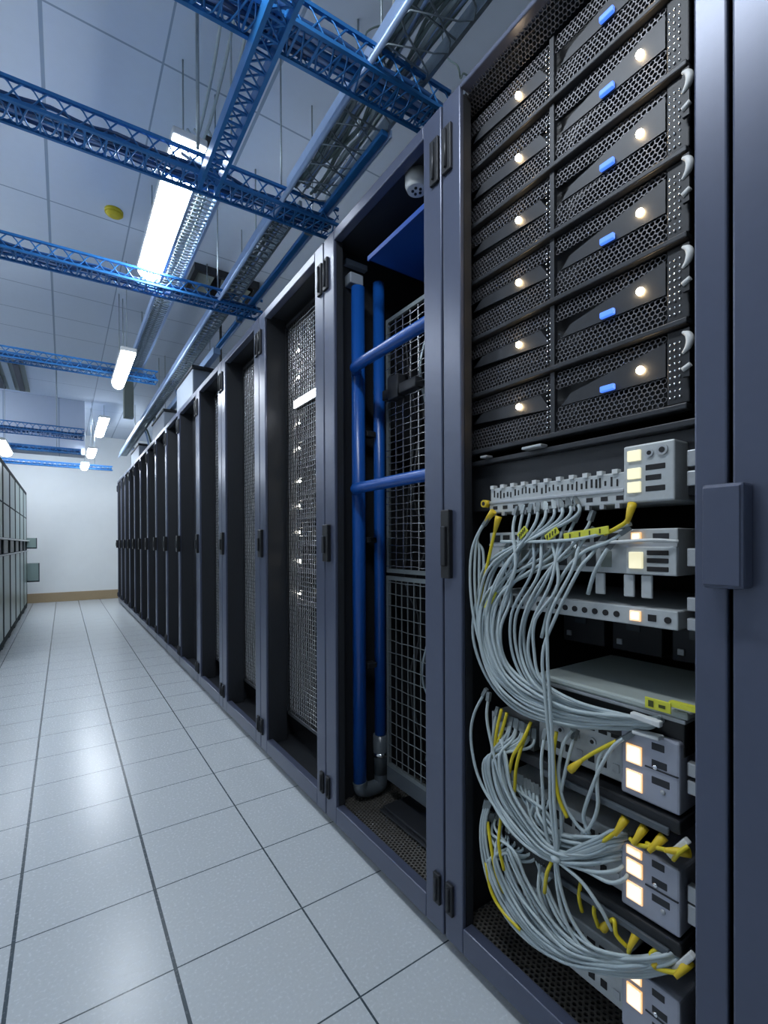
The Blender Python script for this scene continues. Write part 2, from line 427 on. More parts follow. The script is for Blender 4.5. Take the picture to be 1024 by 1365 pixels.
for yy in (3.5, 5.3): MB().tube([(.88, yy, 2.34), (.88, yy, CEIL)], .003, 6).build('hanger', 'galv', t)

# small things on and under the ceiling
c = pix(152, 281, Z=2.95)
t = empty('smoke_detector', (c.x, c.y, CEIL-.035), 'round yellow detector on the ceiling left of the longest light', 'smoke detector')
MB().tube([(c.x, c.y, CEIL), (c.x, c.y, CEIL-.018)], .048, 20).build('base', 'ydisc', t)
MB().tube([(c.x, c.y, CEIL-.018), (c.x, c.y, CEIL-.026), (c.x, c.y, CEIL-.034)], [.044, .040, .022], 20).build('cap', 'ydisc', t)
t = empty('ceiling_hatch', (.98, 3.64, CEIL-.10), 'open dark framed ceiling hatch beside the longest tube light', 'hatch')
for (xa, xb, ya, yb) in ((.76, 1.22, 3.42, 3.45), (.76, 1.22, 3.86, 3.89), (.76, .79, 3.45, 3.86), (1.19, 1.22, 3.45, 3.86)):
    MB().box(xa, xb, ya, yb, CEIL-.05, CEIL).build('frame', 'dark', t)
MB().prism([(.79, 3.45, CEIL-.012), (.90, 3.45, CEIL-.05), (.90, 3.86, CEIL-.05), (.79, 3.86, CEIL-.012)], (0, 0, -.004)).build('louvre', 'olive', t)
MB().box(.79, 1.19, 3.45, 3.86, CEIL-.006, CEIL-.001).build('recess', 'hole', t)
MB().prism([(.96, 3.48, CEIL-.02), (1.17, 3.47, CEIL-.06), (1.16, 3.80, CEIL-.05), (1.02, 3.80, CEIL-.02)], (0, 0, -.005)).build('flap', 'olive', t)
g = [pix(*q, Z=CEIL) for q in ((0, 475), (28, 480), (33, 520), (0, 515))]
t = empty('ceiling_grille', (-.6, 6.85, CEIL-.04), 'slatted grey ceiling grille at the left edge of the picture', 'grille')
MB().box(-.86, -.34, 6.25, 7.45, CEIL-.02, CEIL-.002).build('frame', 'olive', t)
for k in range(5):
    x = -.82+k*.095
    MB().box(x, x+.055, 6.32, 7.38, CEIL-.04, CEIL-.02).build('slat', 'galv' if k % 2 else 'dark', t)
# rod, bracket and loose wires by the crossing
rt = pix(264, 225, Y=1.76)
o = MB().tube([(rt.x, 1.76, 2.41), (rt.x, 1.76, CEIL)], .006, 8).build('suspension_rod', 'galv'); tag(o, 'pale upright rod dropping from the ceiling onto the second cross tray', 'rod')
t = empty('beam_clamp', pix(250, 200, Y=1.92), 'small grey brown clamp bracket beside the pale upright rod', 'bracket')
p, q = pix(234, 188, Y=1.92), pix(268, 212, Y=1.92)
MB().bar(p, q, .02, .022).build('arm', 'olive', t, .004); MB().bar(p+Vector((.02, 0, -.03)), q+Vector((.0, 0, -.028)), .02, .014).build('jaw', 'grey', t, .003)
MB().box(q.x+.015, q.x+.05, 1.90, 1.94, q.z+.045, q.z+.09).build('bolt', 'dark', t, .004)
for k, (ua, ub) in enumerate(((300, 262), (318, 272), (338, 290))):
    A, B = pix(ua, -6, Z=2.9), pix(ub, 185, Z=2.72)
    o = MB().tube(spline([A, (A+B)/2+Vector((.008, 0, -.01)), B, B+Vector((-.01, .12, .12))]), .006, 6).build('ceiling_wire', 'cgrey2')
    tag(o, 'pale slack cable under the ceiling left of the narrow blue ladder tray', 'cable', 'slack ceiling cables')
o = MB().tube(spline([pix(527, -20, Z=2.7), pix(520, 40, Z=2.6), pix(505, 90, Z=2.5), pix(496, 112, Z=2.45), pix(480, 140, Z=2.41)]), .0045, 6).build('loose_cable', 'white')
tag(o, 'thin white cable curving down onto the basket tray edge', 'cable')
o = MB().tube(spline([pix(485, 60, Z=2.55), pix(490, 42, Z=2.62), pix(510, 35, Z=2.66), pix(522, 50, Z=2.6)]), .003, 6).build('loose_cable', 'ctray')
tag(o, 'thin dark cable looping above the nearest cross tray', 'cable')
o = MB().tube(spline([pix(588, 40, Z=2.95), pix(596, 75, Z=2.7), pix(610, 88, Z=2.6), pix(614, 104, Z=2.58), pix(618, 98, Z=2.58), pix(626, 103, Z=2.58)]), .003, 6).build('loose_cable', 'ctray')
tag(o, 'short dark wire knot hanging above the near rack corner', 'cable')
# boxes over the racks
def wallbox(name, x0, x1, y0, y1, z0, z1, m, label, cat):
    t = empty(name, ((x0+x1)/2, (y0+y1)/2, z0), label, cat)
    MB().box(x0, x1, y0, y1, z0, z1).build('body', m, t, .008)
    MB().box(x0-.01, x1+.01, y0-.03, y1+.01, z1, z1+.02).build('lid', 'dark', t, .004)
    MB().tube([((x0+x1)/2, (y0+y1)/2, z1+.02), ((x0+x1)/2, (y0+y1)/2, CEIL)], .01, 8).build('hanger', 'dark', t)
    return t
wallbox('junction_box', .785, 1.35, 3.62, 4.2, 2.085, 2.28, 'grey', 'large pale grey box hung above the fourth rack', 'junction box')
wallbox('junction_box', .80, 1.35, 4.9, 5.6, 2.085, 2.27, 'grey', 'pale grey box above the racks, middle one of three', 'junction box')
wallbox('junction_box', .80, 1.3, 6.7, 7.5, 2.085, 2.26, 'grey', 'pale grey box above the racks farthest from the camera', 'junction box')
c = pix(178, 628, X=.85)
o = MB().ball((.86, 8.9, c.z+.02), .07, 1.1, 1.6, .9).build('duct_bend', 'white'); tag(o, 'whitish rounded duct bend above the last racks', 'duct')
p = pix(172, 535, Y=6.2)
o = MB().box(p.x-.05, p.x+.05, 6.2, 6.32, p.z-.18, CEIL).build('ceiling_post', 'olive', bevel=.004); tag(o, 'grey upright post hanging from the ceiling beyond the second light', 'post')

# ---------------------------------------------------------------- server racks
X0 = .77; H = 2.072; DEPTH = .85
seams = [-.33, .269, .869, 1.501, 2.170, 2.815, 3.433, 4.060]
while len(seams) < 17: seams.append(seams[-1]+(9.24-4.06)/9)
PW = .055
ordinals = ['', 'first', 'second', 'third', 'fourth', 'fifth', 'sixth', 'seventh', 'eighth', 'ninth', 'tenth', 'eleventh', 'twelfth', 'thirteenth', 'fourteenth', 'fifteenth']
def rack(i):
    y0, y1 = seams[i]+.003, seams[i+1]-.003; ym = (y0+y1)/2
    lab = {0: 'server rack with plain closed slate door at the right picture edge', 1: 'open server rack full of disk arrays, switches and hanging cables, nearest complete one',
           2: 'open server rack with blue pipes and wire grid inside', 3: 'server rack with mesh door and a white light bar on it',
           4: 'dark server rack with mesh door just beyond the one with the light bar'}.get(i)
    if lab is None:
        k = 16-i
        lab = 'dark server rack, the last one touching the far end of the row' if k == 1 else f'dark server rack, {ordinals[k]} from the far end of the row'
    t = empty('server_rack', (X0+.4, ym, 0), lab, 'server rack', 'row of server racks')
    w = .028 if i >= 6 else (.068 if i >= 2 else .055)
    w0 = .042 if i == 1 else w
    fr = MB()
    fr.box(X0, X0+.012, y0, y0+w0, .03, H); fr.box(X0, X0+.012, y1-w-.006, y1, .03, H)
    fr.box(X0, X0+.03, y0+w0, y1-w-.006, .03, .092); fr.box(X0, X0+.03, y0+w0, y1-w-.006, H-(.012 if i == 1 else .034), H)
    fr.build('frame', 'frame', t, .003)
    for y in (y0+.012, y1-.012):
        MB().box(X0+.03, X0+DEPTH, y-.004, y+.004, .03, H-.01).build('side_panel', 'dark', t)
    rd = .035 if i < 3 else .10
    for y in (y0+w0, y1-w-.006):
        sg = 1 if y > ym else -1
        MB().box(X0+.012, X0+rd, min(y, y+sg*.006), max(y, y+sg*.006), .07, H-.02).build('post_return', 'dark', t)
    MB().box(X0+.03, X0+DEPTH, y0, y1, H-.02, H).build('top_panel', 'dark', t)
    MB().box(X0+DEPTH-.01, X0+DEPTH, y0+.02, y1-.02, .07, H-.02).build('back_panel', 'black', t)
    MB().box(X0+.03, X0+DEPTH-.01, y0+.016, y1-.016, .055, .068).build('base_plate', 'dark', t)
    MB().box(X0+.09, X0+DEPTH, y0+.005, y1-.005, 0, .03).build('plinth', 'black', t)
    # latch handle on the edge next to the farther rack, hinges at its corners
    if i > 0:
        hy = y1-.018
        hz0, hz1 = (.914, 1.079) if i == 1 else (.935, 1.065)
        hw = .014 if i == 1 else (.024 if i < 6 else .034)
        hb = MB().box(X0-(.014 if i < 6 else .026), X0+.001, hy-hw, hy+.016, hz0, hz1).build('handle', 'plastic', t, .003)
        MB().box(X0-(.020 if i < 6 else .031), X0-.013, hy-.006, hy+.010, hz0+.03, hz1-.04).build('lever', 'black', hb, .002)
        for yy in (y1-.020, y0+.020):
            for z, hh in ((1.89, .11), (.10, .075)):
                hb = MB().box(X0-.008, X0+.001, yy-(.016 if z > 1 else .012), yy+(.016 if z > 1 else .012), z, z+hh).build('hinge', 'black', t, .002)
                MB().tube([(X0-.010, yy, z+.01), (X0-.010, yy, z+hh-.01)], .004, 8).build('pin', 'dark', hb)
    if i == 0:
        MB().box(X0+.002, X0+.025, y0+w+.001, y1-w-.008, .094, H-.036).build('door', 'frame', t, .002)
    if i >= 3 and i <= 5:
        ma, mb_ = y0+.075, y1-.088; mx = X0+.105
        gm = MB(); z0, z1 = .21, 2.01; st = .020; y = ma
        while y <= mb_: n = 60; gm.tube([(mx+rnd(-.0012, .0012), y+rnd(-.001, .001), z0+(z1-z0)*q/n) for q in range(n+1)], .0018, 4); y += st
        z = z0; k = 0
        while z <= z1: n = 14; gm.tube([(mx-.003+rnd(-.0015, .0015), ma+(mb_-ma)*q/n, z+rnd(-.0015, .0015)) for q in range(n+1)], .0018, 4); z += st
        d = MB()
        for (ya, yb, za, zb) in ((ma-.012, ma, z0, z1), (mb_, mb_+.012, z0, z1), (ma, mb_, z0-.014, z0), (ma, mb_, z1, z1+.014)):
            d.box(mx-.006, mx+.01, ya, yb, za, zb)
        d = d.build('mesh_door', 'dark', t); gm.build('wire_mesh', 'wire', d)
    if i >= 6:
        MB().box(X0+.10, X0+.115, y0+.017, y1-.017, .069, H-.021).build('inner_door', 'black', t)
        MB().box(X0+.092, X0+.10, ym-.05, ym+.05, .9, 1.02).build('lock_plate', 'dark', t)
    return t
racks = [rack(i) for i in range(16)]
dv = Vector((-.040, 0, .026)); L_ = dv.length; dv.normalize()
MB().hexsheet((.829, seams[2]-.02, 2.034), (0, -1, 0), dv, seams[2]-seams[1]-.06, L_, .0090, .0015, -.004).build('top_vent', 'meshm', racks[1])

# the wide pull handle on the right post of the near rack
hb = MB().box(.738, X0+.001, .242, .292, .936, 1.079).build('handle', 'frame', racks[1], .004)
MB().box(.736, .739, .246, .290, .940, 1.075).build('grip_plate', 'frame', hb, .002)

# servers behind the mesh of the third and fourth racks
def rack_servers(i, zs, ledv, group, lname):
    y0, y1 = seams[i]+.05, seams[i+1]-.05
    proto = None
    for k, z in enumerate(zs):
        t = empty('rack_server', (X0+.14, (y0+y1)/2, z), f'{lname} mounted behind the wire mesh, {ordinals[len(zs)-k]} from the top', 'server', group)
        MB().box(X0+.165, X0+.70, y0, y1, z, z+.10).build('chassis', 'plastic', t, .003)
        MB().box(X0+.159, X0+.165, y0+.02, y1-.02, z+.012, z+.03).build('vent', 'meshm', t)
        MB().ball((X0+.112, ledv+rnd(-.004, .004), z+.07), .0055).build('status_light', 'ledw', t)
rack_servers(3, [.70, .85, .98, 1.10, 1.21, 1.36, 1.47, 1.68, 1.80], pix(400, 600, X=.885).y, 'servers behind the third rack mesh', 'black server')
rack_servers(4, [.6, .9, 1.2, 1.36, 1.52, 1.72], pix(326, 600, X=.885).y, 'servers behind the fourth rack mesh', 'slim black server')
c0, c1 = pix(393, 540, X=.862), pix(424, 523, X=.862)
t = empty('light_bar', (.862, 1.8, 1.60), 'white lit bar standing out on the mesh of the third rack', 'lamp')
MB().box(.856, .860, c1.y-.02, c0.y, c0.z-.016, c0.z+.016).build('diffuser', 'bar', t, .002)
MB().box(.860, .868, c1.y-.025, c0.y+.005, c0.z-.019, c0.z+.019).build('housing', 'alu', t, .002)

# ---------------------------------------------------------------- second rack: pipes, grids, sheet
t = empty('pipe_manifold', (.90, 1.40, .12), 'bright blue pipework with two crossbars in the second rack', 'pipework')
MB().tube([(.868, 1.428, .15), (.868, 1.428, 1.905)], .024, 18).build('upright_pipe', 'bluepipe', t)
MB().tube([(.955, 1.425, .30), (.955, 1.425, 1.945)], .021, 18).build('upright_pipe', 'bluepipe', t)
for z in (1.605, 1.187):
    MB().tube(spline([(.868, 1.428, z-.025), (.862, 1.424, z-.008), (.848, 1.410, z), (.83, 1.37, z), (.828, 1.2, z), (.828, .90, z)], 6), .0185, 16).build('cross_pipe', 'bluepipe', t)
f = MB().tube([(.955, 1.425, .16), (.955, 1.425, .30)], .027, 18).build('fitting', 'fitting', t)
MB().tube([(.955, 1.425, .225), (.955, 1.425, .24)], .031, 18).build('collar', 'chrome', f)
MB().tube(spline([(.868, 1.428, .15), (.872, 1.425, .125), (.90, 1.425, .115), (.945, 1.425, .115), (.955, 1.425, .13), (.955, 1.425, .165)]), .026, 16).build('elbow', 'fitting', t)
for z in (.55, 1.0, 1.38):
    MB().box(.893, .932, 1.41, 1.445, z, z+.02).build('clamp', 'black', t, .003)
o = MB().box(.83, 1.30, .93, 1.303, 1.930, 1.936); o.box(.829, .834, .93, 1.303, 1.924, 1.940)
tag(o.build('blue_shelf_sheet', 'bluesheet', bevel=.001), 'deep blue sheet fixed level under the top of the second rack', 'shelf')
t = empty('smoke_sensor', (.84, 1.055, 2.0), 'round whitish sensor under the roof of the second rack', 'sensor')
MB().tube([(.84, 1.055, 2.052), (.84, 1.055, 2.02), (.84, 1.055, 2.006)], [.034, .034, .028], 24).build('body', 'white', t)
gm = MB()
for k in range(5): gm.tube([(.84+.012*math.cos(k*1.256), 1.055+.012*math.sin(k*1.256), 2.006), (.84+.012*math.cos(k*1.256), 1.055+.012*math.sin(k*1.256), 2.003)], .004, 8)
gm.build('grille_holes', 'hole', t)
t = empty('mounting_bracket', (.86, 1.465, 1.9), 'small grey bracket above the blue pipe tops in the second rack', 'bracket')
MB().box(.845, .90, 1.44, 1.483, 1.925, 1.965).build('block', 'grey', t, .004)
MB().box(.84, .93, 1.46, 1.483, 2.0, 2.02).build('plate', 'grey', t, .002)

def grid_panel(name, x, y0, y1, z0, z1, sy, sz, m, label, jit, foot=0):
    t = empty(name, (x, (y0+y1)/2, z0), label, 'wire grid')
    fr = MB()
    for (ya, yb, za, zb) in ((y0, y0+.014, z0, z1), (y1-.014, y1, z0, z1), (y0+.014, y1-.014, z0, z0+.014), (y0+.014, y1-.014, z1-.014, z1)):
        fr.box(x-.004, x+.006, ya, yb, za, zb)
    fr.build('frame', 'wiredull', t)
    g_ = MB(); y = y0+.014+sy
    while y < y1-.016:
        g_.bar((x, y, z0), (x, y, z1), .0035, .0035, (1, 0, 0)); y += sy
    z = z0+sz
    while z < z1-.01:
        n = 10; pts = [(x-.003+rnd(-jit, jit), y0+(y1-y0)*k/n, z+rnd(-jit, jit)) for k in range(n+1)]
        g_.tube(pts, .0017, 4); z += sz
    g_.build('wires', m, t)
    if foot: MB().box(x-.004, x+.012, y0, y1, z0-foot, z0).build('skirt', 'fitting', t)
    return t
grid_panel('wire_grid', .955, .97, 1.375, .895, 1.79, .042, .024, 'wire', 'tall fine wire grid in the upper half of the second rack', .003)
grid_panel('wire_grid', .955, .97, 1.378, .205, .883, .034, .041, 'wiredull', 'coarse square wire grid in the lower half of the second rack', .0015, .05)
MB_ = MB().box(.93, .965, 1.18, 1.37, 1.50, 1.535); MB_.box(.925, .962, 1.27, 1.33, 1.49, 1.57)
tag(MB_.build('cable_clamp', 'dark', bevel=.004), 'black block clamp fixed on the upper wire grid', 'clamp')
for k in range(9):
    y = 1.02+k*.038
    pts = [(1.0+rnd(0, .06), y+rnd(-.015, .015), .25+z*.15) for z in range(11)]
    o = MB().tube(spline(pts, 4), .006, 6).build('dark_cable', 'plastic' if k % 3 else 'galv')
    tag(o, 'dark cable hanging behind the wire grids of the second rack', 'cable', 'dark cables behind the wire grids')
def base_hex(i, xa, xb, label):
    y0, y1 = seams[i]+.03, seams[i+1]-.03
    o = MB().hexsheet((xa, y0, .082), (0, 1, 0), (1, 0, 0), y1-y0, xb-xa, .0125, .0042, .004).build('base_mesh', 'floorhex')
    o2 = o; return tag(o2, label, 'base mesh')
base_hex(1, .805, 1.15, 'perforated steel sheet in the bottom of the near open rack')
base_hex(2, .805, 1.15, 'perforated steel sheet in the bottom of the second rack')
o = MB().box(.90, 1.02, .95, 1.33, .087, .10); o.box(.885, .90, .95, 1.33, .087, .093)
tag(o.build('cover_plate', 'dark', bevel=.003), 'dark flat cover plate lying on the second rack perforated base', 'plate')

# ---------------------------------------------------------------- near rack: disk arrays
XE = .83; EY0, EY1 = .344, .852
for (ya, yb) in ((EY0-.034, EY0-.006), (EY1-.008, EY1+.001)):
    mr = MB().box(XE+.012, XE+.016, ya, yb, .09, 2.03).build('mounting_rail', 'dark', racks[1])
    hl = MB(); z = .12
    while z < 2.0: hl.box(XE+.0105, XE+.0118, (ya+yb)/2-.004, (ya+yb)/2+.004, z, z+.009); z += .0222
    hl.build('rail_holes', 'hole', mr)
UH = .136; ZB = 1.214
def disk_array():
    z0 = ZB; ys = .597
    t = empty('disk_array', (XE, (EY0+EY1)/2, z0), 'black honeycomb fronted disk array with two warm lamps', 'disk array', 'disk arrays in the near rack')
    MB().box(XE+.022, XE+.50, EY0+.02, EY1-.006, z0+.004, z0+UH-.003).build('chassis', 'plastic', t)
    MB().box(XE-.012, XE+.012, EY0, EY1-.006, z0-.002, z0+.008).build('bottom_lip', 'dark', t, .002)
    MB().box(XE-.004, XE+.006, ys-.005, ys+.005, z0+.008, z0+UH-.004).build('center_rib', 'dark', t)
    for (ya, yb) in ((ys+.006, EY1-.008), (EY0+.035, ys-.006)):
        for (za, zb) in ((.010, .058), (.096, .133)):
            MB().hexsheet((XE, yb, z0+za), (0, -1, 0), (0, 0, 1), yb-ya, zb-za, .0090, .0015, -.004).build('mesh_bezel', 'meshm', t)
    # dark smooth bands between the mesh strips carry the lamps
    MB().prism([(XE-.002, ys+.008, z0+.060), (XE-.002, EY1-.03, z0+.074), (XE-.002, EY1-.06, z0+.094), (XE-.002, ys+.03, z0+.094)], (.006, 0, 0)).build('indicator_plate', 'dark', t)
    MB().prism([(XE-.002, EY0+.036, z0+.060), (XE-.002, ys-.02, z0+.060), (XE-.002, ys-.04, z0+.080), (XE-.002, EY0+.036, z0+.116)], (.006, 0, 0)).build('indicator_plate', 'dark', t)
    for y, r in ((.6825, .0064), (.4205, .0065)):
        MB().ball((XE-.004, y, z0+.083), r).build('status_light', 'led', t)
    MB().box(XE-.010, XE-.002, .465, .492, z0+.062, z0+.073).build('badge_light', 'badge', t, .002)
    for yc, cols in ((ys+.012, 2), (EY0+.020, 3)):
        st = MB()
        for a_ in range(cols):
            for b_ in range(9):
                st.ball((XE-.002+rnd(-.001, .001), yc+a_*.0075-.006, z0+.022+b_*.011), .0022, n=6, m=4)
        st.build('glint_strip', 'chrome', t)  # chrome beads shaped to stand in for glints on the front
    MB().box(XE-.002, XE+.008, EY0, EY0+.034, z0+.010, z0+UH-.005).build('ear', 'black', t, .002)
    return t
proto = disk_array()
poslab = ['lowest', 'second lowest', 'third lowest', 'third highest', 'second highest', 'topmost']
for k in range(6):
    o = proto if k == 0 else copy_tree(proto)
    if k: o.location.z = ZB+UH*k
    o['label'] = f'black honeycomb fronted disk array with warm lamps, {poslab[k]} of the six'
# white hook clips beside the arrays
def clip():
    c_ = Vector((XE-.012, EY0+.002, 1.30))
    t = empty('release_clip', c_, 'whitish hooked release clip', 'clip', 'white clips beside the disk arrays')
    pts = [c_+Vector((0, dy, dz)) for dy, dz in ((.004, .042), (-.004, .036), (-.007, .026), (-.004, .016), (.004, .008))]
    MB().tube(spline(pts), [.002+.0042*math.sin(math.pi*i/32) for i in range(33)], 8).build('hook', 'white', t)
    MB().tube([c_+Vector((0, -.008, -.012)), c_+Vector((0, .004, -.018))], .0042, 8).build('tab', 'white', t)
    MB().box(c_.x, c_.x+.006, c_.y-.006, c_.y+.004, c_.z-.03, c_.z+.046).build('plate', 'black', t)
    return t
cl = clip()
for k, (u, v) in enumerate(((921, 470), (920, 357), (918, 240), (916, 128))):
    o = cl if k == 0 else copy_tree(cl)
    o.location.z = pix(u, v, X=.83).z-.01
    o['label'] = f'whitish hooked clip beside the disk arrays, {["lowest","second lowest","second highest","topmost"][k]} of the four'

# ---------------------------------------------------------------- near rack: panels and switches
def bx_(mb, ya, yb, za, zb, x=XE, d=.01): return mb.box(x, x+d, min(ya, yb), max(ya, yb), za, zb)
def ring(t, y, z, r, x, m='alu'):
    mb = MB(); n = 16
    mb.tube([(x+.001, y, z), (x-.003, y, z)], r, n).build('knob', m, t)
    MB().tube([(x-.001, y, z), (x-.0036, y, z)], r*.55, 12).build('socket', 'hole', t)
o = MB(); o.box(XE+.012, XE+.02, EY0-.02, EY1-.004, 1.075, 1.185); o.box(XE-.006, XE+.02, EY0-.02, EY1-.004, 1.185, 1.196)
tag(o.build('blanking_plate', 'dark', bevel=.002), 'dark blank panel between disk arrays and first patch panel', 'panel')

for k, (u, v, wd) in enumerate(((648, 613, .02), (712, 614, .05))):
    c = pix(u, v, X=.815); o = MB().box(.805, .828, c.y-wd/2, c.y+wd/2, 1.196, 1.202).build('bracket_tab', 'alu', bevel=.002)
    tag(o, ['small bright tab at the left end of the blank panel edge', 'longer bright tab lying on the blank panel edge'][k], 'tab')
# first patch panel: a comb fronted strip with a taller lamp block at its right end
PP = XE-.03
t = patch1 = empty('patch_bay', (XE, .55, 1.066), 'grey comb topped patch panel, first one below the disk arrays', 'patch panel', 'panels in the near rack')
MB().box(PP, XE+.10, .434, .745, 1.066, 1.088).build('lower_bar', 'face', t, .002)
MB().box(PP+.004, XE+.10, .434, .745, 1.091, 1.122).build('upper_bar', 'face', t, .002)
MB().box(PP-.003, PP+.006, .434, .745, 1.086, 1.093).build('rib', 'alu', t, .002)
for k in range(11):
    y = .738-k*.0285
    MB().box(PP, PP+.012, y-.006, y+.004, 1.120, 1.128).build('top_clip', 'white', t)
    MB().box(PP-.0006, PP+.002, y-.017, y-.004, 1.073, 1.081).build('port', 'hole', t)
    MB().box(PP-.004, PP+.004, y-.012, y-.004, 1.059, 1.067).build('bottom_latch', 'alu', t)
sl = MB()
for k in range(30):
    y = .735-k*.0098+rnd(-.002, .002)
    sl.box(PP+.0034, PP+.005, y-.0015-rnd(0, .001), y+.0015, 1.097+rnd(0, .006), 1.113+rnd(-.004, .004))
sl.build('slots', 'hole', t)
blk = MB().box(PP-.004, XE+.10, .352, .434, 1.066, 1.163).build('lamp_block', 'face', t, .003)
for z in (1.136, 1.106, 1.083): MB().box(PP-.0075, PP-.003, .404, .426, z, z+.018).build('lamp_window', 'cream', blk, .001)
for k, z in enumerate((1.118, 1.101, 1.083)): MB().box(PP-.0048, PP-.003, .366+.006*(k % 2), .397, z, z+.009).build('slot', 'hole', blk, .001)
ring(t, .390, 1.146, .0065, PP-.004, 'alu'); ring(t, .370, 1.148, .0085, PP-.004, 'alu')
MB().tube([(PP+.004, .752, 1.088), (PP-.012, .752, 1.088)], .0085, 14).build('end_ring', 'boot', t); MB().tube([(PP, .752, 1.088), (PP-.0128, .752, 1.088)], .0045, 12).build('ring_hole', 'hole', t)

def lampw(x, y0, y1, z0, z1, t):
    g_ = .003 if z1-z0 > .02 else .0005
    y0, y1, z0, z1 = y0+.003, y1-.002, z0+g_, z1-g_
    MB().box(x, x+.006, y0, y1, z0, z1).build('lamp_window', 'warm', t, .0025)
    MB().box(x+.0016, x+.006, y0-.0016, y1+.0016, z0-.0016, z1+.0016).build('window_edge', 'rim', t, .0006)
def unit(name, z0, z1, ya, yb, label, m='face'):
    t = empty(name, (XE, (ya+yb)/2, z0), label, 'network switch', 'panels in the near rack')
    MB().box(PP+.006, XE+.30, ya, yb, z0, z1).build('body', m, t, .002)
    return t
# second unit
t = u2 = unit('network_switch', .945, 1.022, .352, .75, 'grey switch with yellow tags over its ports, below the patch panel')
MB().box(PP+.002, PP+.007, .352, .434, .945, .992).build('lamp_block', 'face', t, .002)
MB().box(PP+.004, PP+.009, .352, .75, .992, .997).build('rib', 'alu', t)
lampw(PP-.002, .406, .424, 1.001, 1.015, t)
MB().box(PP-.003, PP+.003, .404, .426, .955, .983).build('lamp_window', 'cream', t, .001)
for k, z in enumerate((.978, .965, .951)): MB().box(PP+.0006, PP+.003, .364, .398, z, z+.008).build('slot', 'hole', t, .001)
MB().box(PP+.005, PP+.007, .365, .39, 1.0, 1.014).build('window', 'dark', t)
for k in range(11): MB().box(PP+.0045, PP+.007, .737-k*.027-.018, .737-k*.027, 1.0, 1.016).build('port', 'hole', t)
for k in range(9): MB().box(PP+.0045, PP+.007, .72-k*.03-.019, .72-k*.03, .955, .984).build('port', 'dark' if k % 2 else 'olive', t)
# hanging legs below unit two
for k, y in enumerate((.402, .432, .485)):
    MB().box(PP+.008, PP+.014, y-.009, y+.009, .905, .944).build('tab', 'face', t, .002)
# third: thin strip
t = u3 = unit('patch_strip', .858, .889, .352, .762, 'thin pale strip panel with round holes and one lamp')
lampw(PP+.001, .408, .428, .864, .884, t)
for k in range(9): MB().tube([(PP+.009, .452+k*.0205, .873), (PP+.0045, .452+k*.0205, .873)], .0055, 12).build('hole', 'hole', t)
MB().tube([(PP+.009, .367, .873), (PP+.0045, .367, .873)], .0055, 12).build('hole', 'hole', t)
MB().box(PP+.0045, PP+.009, .385, .398, .868, .879).build('slot', 'hole', t)
pr = MB()
for k in range(9): pr.box(PP+.0045, PP+.0065, .66+k*.011-.004, .66+k*.011, .864+.003*(k % 2), .884)
pr.build('slots', 'hole', t)
# dim power units in the recess above the silver slab
for k, y in enumerate((.42, .55, .68)):
    t = empty('power_module', (1.06, y, .76), ['dark power module deep in the recess, right of three', 'dark power module deep in the recess, middle of three', 'dark power module deep in the recess, left of three'][k], 'power module', 'modules in the recess')
    MB().box(1.06, 1.3, y-.055, y+.055, .75, .855).build('case', 'dark', t, .003)
    MB().box(1.056, 1.06, y-.01, y+.02, .80, .83).build('socket', 'fitting', t); MB().box(1.055, 1.06, y+.03, y+.042, .765, .777).build('button', 'alu', t)
# the silver slab and the black device below it
t = empty('laptop', (.93, .47, .715), 'silver laptop like slab lying flat on the black device', 'laptop')
MB().box(.800, 1.075, .335, .618, .720, .733).build('lid', 'silver', t, .004)
MB().box(.803, 1.07, .340, .613, .712, .7195).build('base', 'alu', t, .002)
t = empty('black_device', (.93, .5, .66), 'flat black device under the silver slab', 'device')
MB().box(.812, 1.25, .345, .66, .655, .711).build('case', 'plastic', t, .003)
MB().box(.806, .813, .36, .64, .672, .676).build('trim_line', 'fitting', t)
c = pix(876, 940, X=.79)
t = empty('cable_flag', (.79, c.y, c.z-.01), 'yellow printed flag label at the front corner of the silver slab', 'label')
MB().box(.787, .790, c.y-.022, c.y+.018, c.z-.008, c.z+.010).build('flag', 'tag', t, .001)
ik = MB(); ik.box(.7862, .787, c.y+.004, c.y+.012, c.z-.004, c.z+.006); ik.box(.7862, .787, c.y-.014, c.y-.004, c.z-.002, c.z+.003)
ik.build('print', 'ink', t)
MB().box(.789, .800, .318, c.y-.018, c.z+.004, c.z+.012).build('strap', 'tag', t)

